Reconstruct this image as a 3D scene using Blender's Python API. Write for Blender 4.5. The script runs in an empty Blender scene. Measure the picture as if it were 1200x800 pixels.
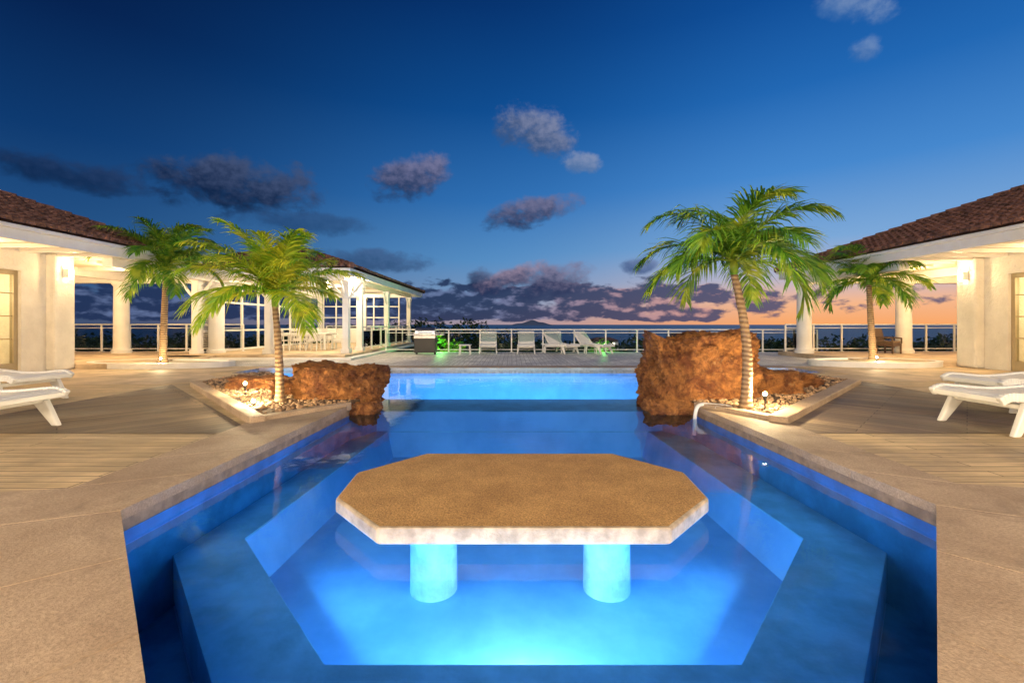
import bpy, bmesh, math, random
from mathutils import Vector, Matrix, noise
from mathutils.geometry import tessellate_polygon
R=math.radians
random.seed(7)
scene=bpy.context.scene

def s2l(c):
    return tuple(((v/255)/12.92 if v/255<=0.04045 else ((v/255+0.055)/1.055)**2.4) for v in c)

# ------------------------------------------------------------------ materials
class NT:
    def __init__(s,tree): s.t=tree; s.n=tree.nodes; s.l=tree.links
    def node(s,typ,**kw):
        nd=s.n.new(typ)
        for k,v in kw.items(): setattr(nd,k,v)
        return nd
    def set(s,sock,v):
        if isinstance(v,bpy.types.NodeSocket): s.l.new(v,sock)
        else: sock.default_value=v
    def math(s,op,a,b=None,c=None,clamp=False):
        nd=s.n.new('ShaderNodeMath'); nd.operation=op; nd.use_clamp=clamp
        s.set(nd.inputs[0],a)
        if b is not None: s.set(nd.inputs[1],b)
        if c is not None: s.set(nd.inputs[2],c)
        return nd.outputs[0]
    def mix(s,f,a,b,typ='MIX'):
        nd=s.n.new('ShaderNodeMix'); nd.data_type='RGBA'; nd.blend_type=typ
        s.set(nd.inputs[0],f); s.set(nd.inputs[6],a if isinstance(a,bpy.types.NodeSocket) else (*a[:3],1)); s.set(nd.inputs[7],b if isinstance(b,bpy.types.NodeSocket) else (*b[:3],1))
        return nd.outputs[2]
    def smooth(s,v,a,b):
        nd=s.n.new('ShaderNodeMapRange'); nd.interpolation_type='SMOOTHSTEP'
        s.set(nd.inputs[0],v); nd.inputs[1].default_value=a; nd.inputs[2].default_value=b
        nd.inputs[3].default_value=0; nd.inputs[4].default_value=1
        return nd.outputs[0]
    def noise(s,vec,scale,detail=4,rough=.55,dist=0):
        nd=s.n.new('ShaderNodeTexNoise'); s.set(nd.inputs['Vector'],vec)
        nd.inputs['Scale'].default_value=scale; nd.inputs['Detail'].default_value=detail
        nd.inputs['Roughness'].default_value=rough; nd.inputs['Distortion'].default_value=dist
        return nd.outputs['Fac']
    def mapping(s,vec,scale=(1,1,1),rot=(0,0,0),loc=(0,0,0)):
        nd=s.n.new('ShaderNodeMapping'); s.l.new(vec,nd.inputs['Vector'])
        nd.inputs['Scale'].default_value=scale; nd.inputs['Rotation'].default_value=rot; nd.inputs['Location'].default_value=loc
        return nd.outputs[0]
def newmat(name):
    m=bpy.data.materials.new(name); m.use_nodes=True
    nt=NT(m.node_tree); b=m.node_tree.nodes['Principled BSDF']
    pos=nt.node('ShaderNodeNewGeometry').outputs['Position']
    return m,nt,b,pos
def bump(nt,b,h,strength,dist=.02):
    bp=nt.node('ShaderNodeBump'); bp.inputs['Strength'].default_value=strength; bp.inputs['Distance'].default_value=dist
    nt.l.new(h,bp.inputs['Height']); nt.l.new(bp.outputs[0],b.inputs['Normal'])
def simple(name,base,rough=.6,var=.15,scale=3,bmp=.2,bscale=30,metal=0,bd=.01,c2=None):
    m,nt,b,pos=newmat(name)
    n=nt.noise(pos,scale,5,.6)
    n=nt.smooth(n,.3,.7)
    a=tuple(max(0,c*(1-var)) for c in base); d=c2 or tuple(min(1,c*(1+var)) for c in base)
    nt.set(b.inputs['Base Color'],nt.mix(n,a,d))
    b.inputs['Roughness'].default_value=rough; b.inputs['Metallic'].default_value=metal
    if bmp: bump(nt,b,nt.noise(pos,bscale,6,.6),bmp,bd)
    return m
def planks(name,cA,cB,rot=0,row=.14,length=2.6,rough=.65,gap=(.02,.015,.01)):
    m,nt,b,pos=newmat(name)
    v=nt.mapping(pos,rot=(0,0,rot))
    br=nt.node('ShaderNodeTexBrick'); nt.l.new(v,br.inputs['Vector'])
    br.offset=.37; br.inputs['Scale'].default_value=1; br.inputs['Mortar Size'].default_value=.005
    br.inputs['Mortar Smooth'].default_value=.3
    br.inputs['Brick Width'].default_value=length; br.inputs['Row Height'].default_value=row
    br.inputs['Color1'].default_value=(*cA,1); br.inputs['Color2'].default_value=(*cB,1); br.inputs['Mortar'].default_value=(*gap,1)
    g=nt.noise(nt.mapping(v,scale=(1.5,38,1)),1,6,.65)
    big=nt.noise(pos,.8,6,.65)
    c=nt.mix(.75,br.outputs['Color'],nt.mix(nt.smooth(g,.25,.75),(.45,.43,.4),(1.25,1.22,1.2)),'MULTIPLY')
    c=nt.mix(.7,c,nt.mix(nt.smooth(big,.35,.65),(.6,.57,.55),(1.25,1.22,1.15)),'MULTIPLY')
    nt.set(b.inputs['Base Color'],c)
    nt.set(b.inputs['Roughness'],nt.math('MULTIPLY_ADD',nt.smooth(big,.35,.65),.25,rough-.15))
    h=nt.math('ADD',nt.math('MULTIPLY',br.outputs['Fac'],-1.),nt.math('MULTIPLY',g,.25))
    bump(nt,b,h,.6,.008)
    return m
def emis(name,col,st):
    m=bpy.data.materials.new(name); m.use_nodes=True
    b=m.node_tree.nodes['Principled BSDF']; b.inputs['Base Color'].default_value=(*col,1)
    b.inputs['Emission Color'].default_value=(*col,1); b.inputs['Emission Strength'].default_value=st
    return m
def glassy(name,tint,rough=.0,ior=1.33,bs=0,bscale=3,bscale2=14,dist=.02,facmul=1.):
    m=bpy.data.materials.new(name); m.use_nodes=True; nt=NT(m.node_tree); nt.n.clear()
    out=nt.node('ShaderNodeOutputMaterial'); tr=nt.node('ShaderNodeBsdfTransparent'); tr.inputs[0].default_value=(*tint,1)
    gl=nt.node('ShaderNodeBsdfGlossy'); gl.inputs['Roughness'].default_value=rough
    fr=nt.node('ShaderNodeFresnel'); fr.inputs[0].default_value=ior
    mx=nt.node('ShaderNodeMixShader')
    if bs:
        pos=nt.node('ShaderNodeNewGeometry').outputs['Position']
        h=nt.math('ADD',nt.noise(pos,bscale,3,.5),nt.math('MULTIPLY',nt.noise(pos,bscale2,2,.5),.25))
        bp=nt.node('ShaderNodeBump'); bp.inputs['Strength'].default_value=bs; bp.inputs['Distance'].default_value=dist
        nt.l.new(h,bp.inputs['Height']); nt.l.new(bp.outputs[0],gl.inputs['Normal']); nt.l.new(bp.outputs[0],fr.inputs['Normal'])
    nt.l.new(nt.math('MULTIPLY',fr.outputs[0],facmul),mx.inputs[0]); nt.l.new(tr.outputs[0],mx.inputs[1]); nt.l.new(gl.outputs[0],mx.inputs[2])
    nt.l.new(mx.outputs[0],out.inputs[0])
    return m

M={}
M['white']=simple('white_paint',(.78,.77,.74),.5,.05,2,.08,60)
M['stucco']=simple('white_stucco',(.72,.69,.62),.85,.08,1.8,.9,14,bd=.04)
M['ceil']=simple('ceiling_boards',(.72,.66,.54),.6,.08,2,.1,20)
M['plastic']=simple('white_resin',(.74,.74,.72),.35,.05,4,.03,50)
M['deck']=planks('deck_boards',(.68,.53,.32),(.53,.41,.24))
M['darkdeck']=planks('weathered_deck_boards',(.25,.19,.135),(.15,.115,.085),rot=R(-45),row=.15)
M['darkdeckR']=planks('weathered_deck_boards_r',(.25,.19,.135),(.15,.115,.085),rot=R(45),row=.15)
M['greydeck']=planks('grey_deck_boards',(.70,.72,.72),(.58,.60,.60),rot=R(90),row=.16)
M['terrace']=simple('terrace_paving',(.54,.42,.28),.7,.3,1.2,.3,25)
M['tile']=simple('terracotta_tile',(.15,.07,.048),.75,.65,5,.4,40)
M['mortar']=simple('mortar_joint',(.10,.075,.05),.9,.1,5,.1)
M['beige']=simple('door_frame_paint',(.36,.29,.17),.5,.05)
M['metal']=simple('brushed_steel',(.55,.55,.56),.3,.05,metal=1)
M['black']=simple('black_enamel',(.02,.02,.022),.35,.1)
M['wicker']=simple('wicker',(.1,.06,.035),.6,.3,40,.6,120)
M['soil']=simple('soil',(.10,.06,.035),.95,.4,4,.8,20,bd=.04)
M['stones']=simple('gravel_stone',(.34,.215,.12),.8,.6,7,.3,60)
M['pool']=simple('pool_plaster',(.28,.52,.82),.6,.10,1.3,.15,25,c2=(.38,.62,.88))
M['ledge']=simple('pool_ledge_stone',(.30,.56,.70),.6,.25,1.8,.3,35)
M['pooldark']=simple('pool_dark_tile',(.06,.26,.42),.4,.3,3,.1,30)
M['poolglow']=simple('pool_glow_band',(.14,.42,.78),.4,.2,3,.1,30)  # lighter blue, imitates a glow line by colour alone
M['water']=glassy('pool_water',(.70,.92,.99),.02,1.33,.42,1.6,7,.012)
M['glass']=glassy('window_glass',(.85,.9,.9),.0,1.25)
M['warm']=emis('lamp_glow',(1,.82,.5),25)
def mk_coping():
    m,nt,b,pos=newmat('coping_concrete')
    n=nt.smooth(nt.noise(pos,1.1,6,.62),.3,.7)
    f=nt.noise(pos,60,4,.75)
    c=nt.mix(n,(.36,.26,.175),(.50,.38,.265))
    c=nt.mix(.6,c,nt.mix(nt.smooth(f,.3,.7),(.5,.5,.5),(1.2,1.2,1.2)),'MULTIPLY')
    st=nt.smooth(nt.noise(nt.mapping(pos,scale=(1,1,1)),2.1,6,.75,.6),.48,.72)
    c=nt.mix(nt.math('MULTIPLY',st,.6),c,(.22,.16,.115))
    nt.set(b.inputs['Base Color'],c); b.inputs['Roughness'].default_value=.72
    bump(nt,b,nt.math('ADD',f,nt.noise(pos,6,4,.6)),.45,.01)
    return m
M['coping']=mk_coping()
def mk_table():
    m,nt,b,pos=newmat('exposed_aggregate')
    f=nt.noise(pos,80,4,.8); v=nt.node('ShaderNodeTexVoronoi'); nt.l.new(pos,v.inputs['Vector']); v.inputs['Scale'].default_value=60
    n=nt.smooth(nt.noise(pos,2.5,6,.65),.3,.7)
    c=nt.mix(n,(.39,.225,.075),(.54,.33,.12))
    c=nt.mix(.85,c,nt.mix(nt.smooth(f,.36,.64),(.45,.42,.38),(1.3,1.25,1.2)),'MULTIPLY')
    nt.set(b.inputs['Base Color'],c); b.inputs['Roughness'].default_value=.7
    bump(nt,b,nt.math('ADD',f,v.outputs['Distance']),.7,.005)
    return m
M['table']=mk_table()
M['tableside']=simple('table_edge_concrete',(.40,.34,.27),.7,.3,9,.6,60)
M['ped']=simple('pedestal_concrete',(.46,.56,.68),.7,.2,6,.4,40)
def mk_rock():
    m,nt,b,pos=newmat('brown_rock')
    n=nt.smooth(nt.noise(pos,3,8,.7,.5),.35,.65); n2=nt.smooth(nt.noise(pos,14,6,.7),.45,.68)
    c=nt.mix(n,(.22,.065,.018),(.64,.27,.07)); c=nt.mix(nt.math('MULTIPLY',n2,.5),c,(.06,.028,.015))
    v=nt.smooth(nt.noise(pos,5.3,6,.7),.6,.7); c=nt.mix(nt.math('MULTIPLY',v,.5),c,(.62,.40,.18))
    nt.set(b.inputs['Base Color'],c); b.inputs['Roughness'].default_value=.8
    bump(nt,b,nt.math('ADD',nt.noise(pos,9,8,.8),nt.math('MULTIPLY',n2,.3)),1,.13)
    return m
M['rock']=mk_rock()
def mk_leaf(name,cA,cB,cC):
    m,nt,b,pos=newmat(name)
    g=nt.node('ShaderNodeNewGeometry')
    c=nt.mix(g.outputs['Random Per Island'],cA,cB)
    c=nt.mix(nt.smooth(nt.noise(pos,2.5,3,.6),.45,.7),c,cC)
    nt.n.remove(b); out=nt.n['Material Output']
    d=nt.node('ShaderNodeBsdfPrincipled'); nt.l.new(c,d.inputs['Base Color']); d.inputs['Roughness'].default_value=.42
    t=nt.node('ShaderNodeBsdfTranslucent'); nt.l.new(c,t.inputs['Color'])
    mx=nt.node('ShaderNodeMixShader'); mx.inputs[0].default_value=.35
    nt.l.new(d.outputs[0],mx.inputs[1]); nt.l.new(t.outputs[0],mx.inputs[2]); nt.l.new(mx.outputs[0],out.inputs[0])
    return m
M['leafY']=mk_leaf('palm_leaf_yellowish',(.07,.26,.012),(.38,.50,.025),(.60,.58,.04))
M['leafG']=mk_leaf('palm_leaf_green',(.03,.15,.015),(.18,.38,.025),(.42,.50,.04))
M['bush']=mk_leaf('bush_leaf',(.02,.045,.015),(.045,.08,.02),(.03,.05,.02))
def mk_bark():
    m,nt,b,pos=newmat('palm_bark')
    w=nt.node('ShaderNodeTexWave'); w.wave_type='BANDS'; w.bands_direction='Z'; nt.l.new(pos,w.inputs['Vector'])
    w.inputs['Scale'].default_value=4.5; w.inputs['Distortion'].default_value=1.5; w.inputs['Detail'].default_value=3
    c=nt.mix(w.outputs['Fac'],(.22,.13,.07),(.42,.29,.16)); c=nt.mix(.6,c,nt.mix(nt.noise(pos,20,5,.7),(.4,.4,.4),(1.4,1.4,1.4)),'MULTIPLY')
    nt.set(b.inputs['Base Color'],c); b.inputs['Roughness'].default_value=.85
    bump(nt,b,nt.math('ADD',w.outputs['Fac'],nt.noise(pos,40,4,.7)),.7,.02)
    return m
M['bark']=mk_bark()

# ------------------------------------------------------------------ mesh builder
def root(name,loc=(0,0,0),rotz=0):
    e=bpy.data.objects.new(name,None); scene.collection.objects.link(e); e.location=loc; e.rotation_euler=(0,0,rotz); e.empty_display_size=.2
    return e
def adopt(ob,par,local=False):
    ob.parent=par
    if not local:
        ob.matrix_parent_inverse=(Matrix.Translation(par.location)@Matrix.Rotation(par.rotation_euler[2],4,'Z')).inverted()
class MB:
    def __init__(s): s.v=[]; s.f=[]
    def add(s,vs,fs):
        o=len(s.v); s.v+= [tuple(p) for p in vs]; s.f+=[tuple(i+o for i in f) for f in fs]
    def box(s,x0,x1,y0,y1,z0,z1):
        s.add([(x0,y0,z0),(x1,y0,z0),(x1,y1,z0),(x0,y1,z0),(x0,y0,z1),(x1,y0,z1),(x1,y1,z1),(x0,y1,z1)],
              [(0,3,2,1),(4,5,6,7),(0,1,5,4),(1,2,6,5),(2,3,7,6),(3,0,4,7)]); return s
    def beam(s,a,b,w,h,up=(0,0,1)):
        a=Vector(a); b=Vector(b); d=(b-a).normalized(); u=Vector(up)
        if abs(d.dot(u))>.99: u=Vector((0,1,0))
        sd=d.cross(u).normalized()*w/2; uu=sd.cross(d).normalized()*h/2
        vs=[p+q for p in (a,b) for q in (-sd-uu,sd-uu,sd+uu,-sd+uu)]
        s.add(vs,[(0,1,2,3),(7,6,5,4),(0,4,5,1),(1,5,6,2),(2,6,7,3),(3,7,4,0)]); return s
    def cyl(s,x,y,z0,z1,r0,r1=None,n=20):
        r1=r0 if r1 is None else r1
        vs=[(x+r*math.cos(2*math.pi*i/n),y+r*math.sin(2*math.pi*i/n),z) for z,r in((z0,r0),(z1,r1)) for i in range(n)]
        fs=[(i,(i+1)%n,n+(i+1)%n,n+i) for i in range(n)]+[tuple(range(n))[::-1],tuple(range(n,2*n))]
        s.add(vs,fs); return s
    def lathe(s,x,y,prof,n=24):
        vs=[(x+r*math.cos(2*math.pi*i/n),y+r*math.sin(2*math.pi*i/n),z) for r,z in prof for i in range(n)]
        fs=[(k*n+i,k*n+(i+1)%n,(k+1)*n+(i+1)%n,(k+1)*n+i) for k in range(len(prof)-1) for i in range(n)]
        fs+=[tuple(range(n))[::-1],tuple(range((len(prof)-1)*n,len(prof)*n))]
        s.add(vs,fs); return s
    def tube(s,pts,rad,n=8):
        P=[Vector(p) for p in pts]; rs=rad if isinstance(rad,(list,tuple)) else [rad]*len(P)
        vs=[]
        for i,p in enumerate(P):
            d=(P[min(i+1,len(P)-1)]-P[max(i-1,0)]).normalized()
            a=d.cross(Vector((.13,.97,.2))); 
            if a.length<.1: a=d.cross(Vector((1,0,0)))
            a.normalize(); b=d.cross(a)
            vs+=[p+(a*math.cos(2*math.pi*k/n)+b*math.sin(2*math.pi*k/n))*rs[i] for k in range(n)]
        fs=[(i*n+k,i*n+(k+1)%n,(i+1)*n+(k+1)%n,(i+1)*n+k) for i in range(len(P)-1) for k in range(n)]
        fs+=[tuple(range(n))[::-1],tuple(range((len(P)-1)*n,len(P)*n))]
        s.add(vs,fs); return s
    def sheet(s,poly,z,holes=()):
        loops=[[Vector((x,y,0)) for x,y in poly]]+[[Vector((x,y,0)) for x,y in h] for h in holes]
        tr=tessellate_polygon(loops); flat=[p for l in loops for p in l]
        fs=[]
        for t in tr:
            a,b,c=[flat[i] for i in t]
            fs.append(t if (b-a).cross(c-a).z>0 else (t[0],t[2],t[1]))
        s.add([(p.x,p.y,z) for p in flat],fs); return s
    def walls(s,poly,z0,z1,closed=True):
        n=len(poly)
        for i in range(n if closed else n-1):
            a=poly[i]; b=poly[(i+1)%n]
            s.add([(a[0],a[1],z0),(b[0],b[1],z0),(b[0],b[1],z1),(a[0],a[1],z1)],[(0,1,2,3)])
        return s
    def prism(s,poly,z0,z1,holes=()):
        s.sheet(poly,z1,holes); s.sheet(poly,z0,holes); s.walls(poly,z0,z1)
        for h in holes: s.walls(h,z0,z1)
        return s
    def build(s,name,mat,par=None,local=False,bevel=0,smooth=False,merge=True):
        me=bpy.data.meshes.new(name); me.from_pydata(s.v,[],s.f); me.materials.append(mat)
        if merge:
            bm=bmesh.new(); bm.from_mesh(me); bmesh.ops.remove_doubles(bm,verts=bm.verts,dist=1e-5); bmesh.ops.recalc_face_normals(bm,faces=bm.faces); bm.to_mesh(me); bm.free()
        ob=bpy.data.objects.new(name,me); scene.collection.objects.link(ob)
        if smooth:
            for p in me.polygons: p.use_smooth=True
        if bevel:
            b=ob.modifiers.new('bevel','BEVEL'); b.width=bevel; b.segments=2; b.limit_method='ANGLE'; b.angle_limit=R(35)
        if par: adopt(ob,par,local)
        return ob
def light(name,typ,loc,power,col,par=None,size=.05,rot=None,local=False,**kw):
    l=bpy.data.lights.new(name,typ); l.energy=power; l.color=col
    if typ=='AREA':
        l.shape='RECTANGLE'; l.size=size; l.size_y=kw.get('sy',size)
    else: l.shadow_soft_size=size
    o=bpy.data.objects.new(name,l); scene.collection.objects.link(o); o.location=loc
    if rot: o.rotation_euler=rot
    if par: adopt(o,par,local)
    return o
WARM=(1,.66,.32)

# ------------------------------------------------------------------ terrain, sea, island
def terrain():
    mb=MB(); rings=[0,6,12,18,24,32,42,55,75,100,140,200,280,400,600,900,1400,2200,4000,8000,20000,60000]
    na=120; vs=[(0,0,-1.8)]
    for r in rings[1:]:
        for i in range(na):
            a=2*math.pi*i/na; x=r*math.sin(a); y=r*math.cos(a)
            dd=max(0,y-22); z=-1.8-.10*dd
            if r>20: z+= noise.noise(Vector((x*.02,y*.02,0)))*min(4,(r-20)*.05)
            far=max(0,r-900); z-=far*.12
            z=max(z,-75)
            h=38*math.exp(-(((x+520)/260)**2+((y-420)/200)**2)); z+=h
            h=20*math.exp(-(((x-620)/200)**2+((y-480)/160)**2)); z+=h
            if y<22 and r<900: z=max(z,-1.8+ (noise.noise(Vector((x*.01,y*.01,3)))*2 if r>60 else 0)) if abs(x)<60 else z
            vs.append((x,y,z))
    fs=[(0,1+i,1+(i+1)%na) for i in range(na)]
    for k in range(len(rings)-2):
        o=1+k*na; p=o+na
        fs+=[(o+i,p+i,p+(i+1)%na,o+(i+1)%na) for i in range(na)]
    mb.add(vs,fs)
    mb.build('ground',simple('ground_scrub',(.035,.045,.02),.95,.5,.3,.5,2,bd=.3),smooth=True)
terrain()
m,nt,b,pos=newmat('sea_water'); b.inputs['Base Color'].default_value=(.014,.045,.10,1); b.inputs['Roughness'].default_value=.35
bump(nt,b,nt.noise(pos,.05,6,.7),.9,3.)
mb=MB(); n=64; mb.add([(70000*math.cos(2*math.pi*i/n),70000*math.sin(2*math.pi*i/n),-48) for i in range(n)],[tuple(range(n))]); mb.build('sea',m,merge=False)
mb=MB(); vs=[];fs=[]
for j in range(9):
    for i in range(41):
        u=i/40; w=j/8; x=(u-.5)*2600; h=(math.sin(math.pi*u)**1.5)*(230+130*noise.noise(Vector((u*5,1,0))))*math.sin(math.pi*w/2+.001)
        vs.append((1100+x,24000+w*800,-50+h))
for j in range(8):
    for i in range(40): fs.append((j*41+i,j*41+i+1,(j+1)*41+i+1,(j+1)*41+i))
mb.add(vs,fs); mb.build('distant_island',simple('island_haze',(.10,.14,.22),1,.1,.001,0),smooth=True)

# ------------------------------------------------------------------ pool
OUT=[(-.98,1.25),(1.19,1.25),(3.05,3.25),(2.92,7.3),(2.55,8.0),(7.0,12.2),(8.4,12.2),(8.4,13.5),(-7.5,13.5),(-7.5,12.2),(-6.6,12.2),(-2.3,8.0),(-2.6,7.3),(-2.73,3.15)]
pool=root('swimming_pool',(0,6,0))
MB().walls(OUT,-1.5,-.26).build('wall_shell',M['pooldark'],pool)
MB().walls(OUT,-.26,-.155).build('wall_glow_band',M['poolglow'],pool)  # painted band in place of the glow just under the waterline
MB().walls(OUT,-.155,.0).build('waterline_band',simple('waterline_stone',(.28,.21,.15),.6,.3,8,.3,50),pool)
MB().sheet([(-9,8.5),(9,8.5),(9,14),(-9,14)],-1.45).build('main_floor',M['pool'],pool)
mw=[(2.56,8.02),(6.98,12.22),(8.38,12.22),(8.38,13.48),(-7.48,13.48),(-7.48,12.22),(-6.58,12.22),(-2.31,8.02)]
MB().walls(mw,-1.45,-.22).build('main_wall_plaster',M['pool'],pool)
BAS=[(-2.31,3.94),(-1.02,2.48),(1.25,2.48),(2.52,3.94),(2.35,7.88),(-2.15,7.88)]
LED=[(-2.78,7.885),(-2.78,3.72),(-.9,1.62),(-.9,1.0),(1.15,1.0),(1.15,1.62),(3.12,3.78),(3.12,7.885)]
MB().prism(LED,-.9,-.55,[BAS]).build('bench_ledge',M['ledge'],pool,bevel=.02)
BF=[(-2.17,4.0),(-.97,2.6),(1.2,2.6),(2.38,4.0),(2.22,7.75),(-2.02,7.75)]
mb=MB(); n=len(BAS)
for i in range(n):
    a,b2=BAS[i],BAS[(i+1)%n]; c,d=BF[i],BF[(i+1)%n]
    mb.add([(a[0],a[1],-.565),(b2[0],b2[1],-.565),(d[0],d[1],-.97),(c[0],c[1],-.97)],[(0,1,2,3)])
mb.build('basin_wall',M['pool'],pool)
MB().sheet([(-3,1),(3.2,1),(3.2,8),(-3,8)],-.96,[]).build('basin_floor',M['pool'],pool)
MB().sheet([(-3.1,.9),(-.9,.9),(-.9,1.62),(-2.78,3.72),(-2.78,4),(-3.1,4)],-.952).build('corner_channel',M['pooldark'],pool)  # dark sheet put in for the shaded band outside the ledge
MB().sheet([(3.3,.9),(1.15,.9),(1.15,1.62),(3.12,3.78),(3.12,4),(3.3,4)],-.952).build('corner_shade_sheet_b',M['pooldark'],pool)  # same painted shade on the right-hand corner
MB().box(-3.6,3.9,7.9,9.1,-1.5,-.19).build('spill_wall',M['pooldark'],pool,bevel=.02)
MB().box(-3.0,3.3,7.887,7.897,-1.0,-.215).build('spill_wall_face',M['pool'],pool)
MB().sheet(OUT,-.15).build('pool_water',M['water'],pool,merge=False)
# underwater lamps set in the pool walls
light('pool_lamp','AREA',(.12,2.63,-.76),26,(.4,.7,1),pool,.6,(R(96),0,0),sy=.2)
light('pool_lamp_a','AREA',(-1.50,3.35,-.60),22,(.13,.45,1),pool,1.3,(R(112),0,R(-50)),sy=.15)
light('pool_lamp_b','AREA',(1.72,3.35,-.60),22,(.13,.45,1),pool,1.3,(R(112),0,R(50)),sy=.15)
light('pool_lamp_e','AREA',(-.45,2.62,-.62),16,(.13,.45,1),pool,.9,(R(108),0,R(8)),sy=.12)
light('pool_lamp_f','AREA',(.7,2.62,-.62),16,(.13,.45,1),pool,.9,(R(108),0,R(-8)),sy=.12)
light('pool_lamp_c','AREA',(-1.85,1.95,-.38),14,(.25,.6,1),pool,.8,(R(82),0,R(-50)),sy=.1)
light('pool_lamp_d','AREA',(2.15,1.95,-.38),14,(.25,.6,1),pool,.8,(R(82),0,R(50)),sy=.1)
light('pool_lamp_g','AREA',(-2.655,5.1,-.235),2.6,(.12,.5,1),pool,3.6,(R(90),0,R(-90+1.8)),sy=.07)
light('pool_lamp_h','AREA',(2.975,5.1,-.235),2.6,(.12,.5,1),pool,3.6,(R(90),0,R(90-1.8)),sy=.07)
for i,x in enumerate((-1.6,.1,1.9)): light('pool_lamp_m%d'%i,'AREA',(x,9.2,-.7),135,(.14,.60,1),pool,.8,(R(90),0,0),sy=.25)
light('pool_lamp_l','AREA',(-7.3,12.9,-.7),60,(.12,.5,1),pool,.5,(R(90),0,R(-90)),sy=.25)
light('pool_lamp_r','AREA',(8.2,12.9,-.7),60,(.12,.5,1),pool,.5,(R(90),0,R(90)),sy=.25)

# ------------------------------------------------------------------ swim-up table
tb=root('pool_stone_table',(.07,3.7,0))
c=.075; OCT=[(-.93,2.87),(.93,2.87),(1.38,3.36),(1.42,3.94),(.93,4.52),(-.93,4.52),(-1.42,3.94),(-1.38,3.36)]
OCT=[(x+c,y) for x,y in OCT]
MB().prism(OCT,-.088,.018).build('table_slab',M['tableside'],tb,bevel=.018)
MB().sheet([(c+(x-c)*.985,3.7+(y-3.7)*.98) for x,y in OCT],.0225).build('table_surface',M['table'],tb)
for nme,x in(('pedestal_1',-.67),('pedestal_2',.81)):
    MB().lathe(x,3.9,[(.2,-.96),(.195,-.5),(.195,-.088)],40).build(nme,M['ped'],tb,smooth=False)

# ------------------------------------------------------------------ decks & coping
MB().sheet([(-26,-9),(26,-9),(26,14.2),(-26,14.2)],-.008,[OUT]).build('wooden_deck',M['deck'])
MB().prism([(-26,14.2),(26,14.2),(26,21.6),(-26,21.6)],-.5,-.008).build('far_deck',M['greydeck'])
mb=MB(); mb.sheet([(-3.5,5.45),(-3.5,5.9),(-7.4,9.9),(-7.4,5.45)],-.003); mb.build('weathered_deck',M['darkdeck'])
mb=MB(); mb.sheet([(3.62,5.45),(3.62,5.95),(8.0,10.4),(8.0,5.45)],-.003); mb.build('weathered_deck.001',M['darkdeckR'])
MB().sheet([(-26,9.9),(-7.6,9.9),(-7.0,10.9),(-8,12.0),(-8,14.2),(-26,14.2)],-.003).build('terrace',M['terrace'])
MB().sheet([(26,10.4),(8.3,10.4),(7.9,11.3),(8.9,12.0),(8.9,14.2),(26,14.2)],-.003).build('terrace.001',M['terrace'])
cop=root('pool_coping',(0,3,0))
mb=MB(); 
def slab(q,z0=-.06,z1=.014): mb.prism(q,z0,z1)
g=.004
def strip(a0,a1,b0,b1,n):
    for i in range(n):
        t0=i/n; t1=(i+1)/n
        def L(p,q,t): return (p[0]+(q[0]-p[0])*t,p[1]+(q[1]-p[1])*t)
        e=g/max(.5,math.dist(a0,a1))
        slab([L(a0,a1,t0+e),L(a0,a1,t1-e),L(b0,b1,t1-e),L(b0,b1,t0+e)])
o=.02
strip((-2.73+o,3.15),(-2.6+o,7.2),(-3.47,2.85),(-3.47,6.7),5)
strip((3.05-o,3.25),(2.92-o,7.2),(3.6,2.95),(3.6,6.7),5)
strip((-.98,1.25+o),(-2.73+o,3.15),(-1.3,.4),(-3.47,2.85),3)
strip((1.19,1.25+o),(3.05-o,3.25),(1.5,.4),(3.6,2.95),3)
strip((-.98,1.25+o),(1.19,1.25+o),(-1.3,.4),(1.5,.4),3)
strip((-7.5,13.5-o),(8.4,13.5-o),(-7.5,14.2),(8.4,14.2),14)
mb.build('coping_slabs',M['coping'],cop)
mb=MB(); CO=[(-1.3,.4),(1.5,.4),(3.6,2.95),(3.6,6.7),(2.92,7.2),(3.05,3.25),(1.19,1.25),(-.98,1.25),(-2.73,3.15),(-2.6,7.2),(-3.47,6.7),(-3.47,2.85)]
mb.sheet(CO,.006); mb.build('joint_mortar',M['mortar'],cop,merge=False)
mb=MB()
slab([(-12,-8),(-.02,-8),(-.02,.392),(-1.304,.392),(-3.476,2.85),(-3.476,3.6),(-12,1.9)],-.06,.010)
slab([(-.015,-8),(12,-8),(12,1.9),(3.607,3.7),(3.607,2.95),(1.504,.392),(-.015,.392)],-.06,.010)
mb.build('foreground_paving',M['coping'])

# ------------------------------------------------------------------ rocks / planters
def rock(name,loc,size,seed,par=None,sub=5,rot=0,rough=1.):
    bm=bmesh.new(); bmesh.ops.create_icosphere(bm,subdivisions=sub,radius=1)
    for v in bm.verts:
        p=v.co.copy(); q=p*1.15+Vector((seed*3.1,seed*1.7,seed))
        f=Vector((max(-.7,min(.7,p.x)),max(-.7,min(.7,p.y)),max(-.8,min(.66,p.z))))*1.28
        d=1+.30*noise.noise(q)+.20*noise.noise(q*2.3)+.12*(1-2*abs(noise.noise(q*3.7)))*rough+.09*(1-abs(noise.noise(q*8))*2)*rough+.06*noise.noise(q*17)
        v.co=f*d
    me=bpy.data.meshes.new(name); bm.to_mesh(me); bm.free(); me.materials.append(M['rock'])
    for p in me.polygons: p.use_smooth=True
    o=bpy.data.objects.new(name,me); scene.collection.objects.link(o); o.location=loc; o.scale=size; o.rotation_euler=(0,0,rot)
    if par: adopt(o,par)
    return o
rock('boulder',(-3.0,8.0,.16),(.60,.5,.42),2,sub=6)
rock('boulder.001',(3.25,8.1,.43),(.84,.6,.66),31,rot=.15,sub=6)
rock('boulder.002',(2.60,7.55,-.10),(.34,.26,.18),9)
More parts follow.
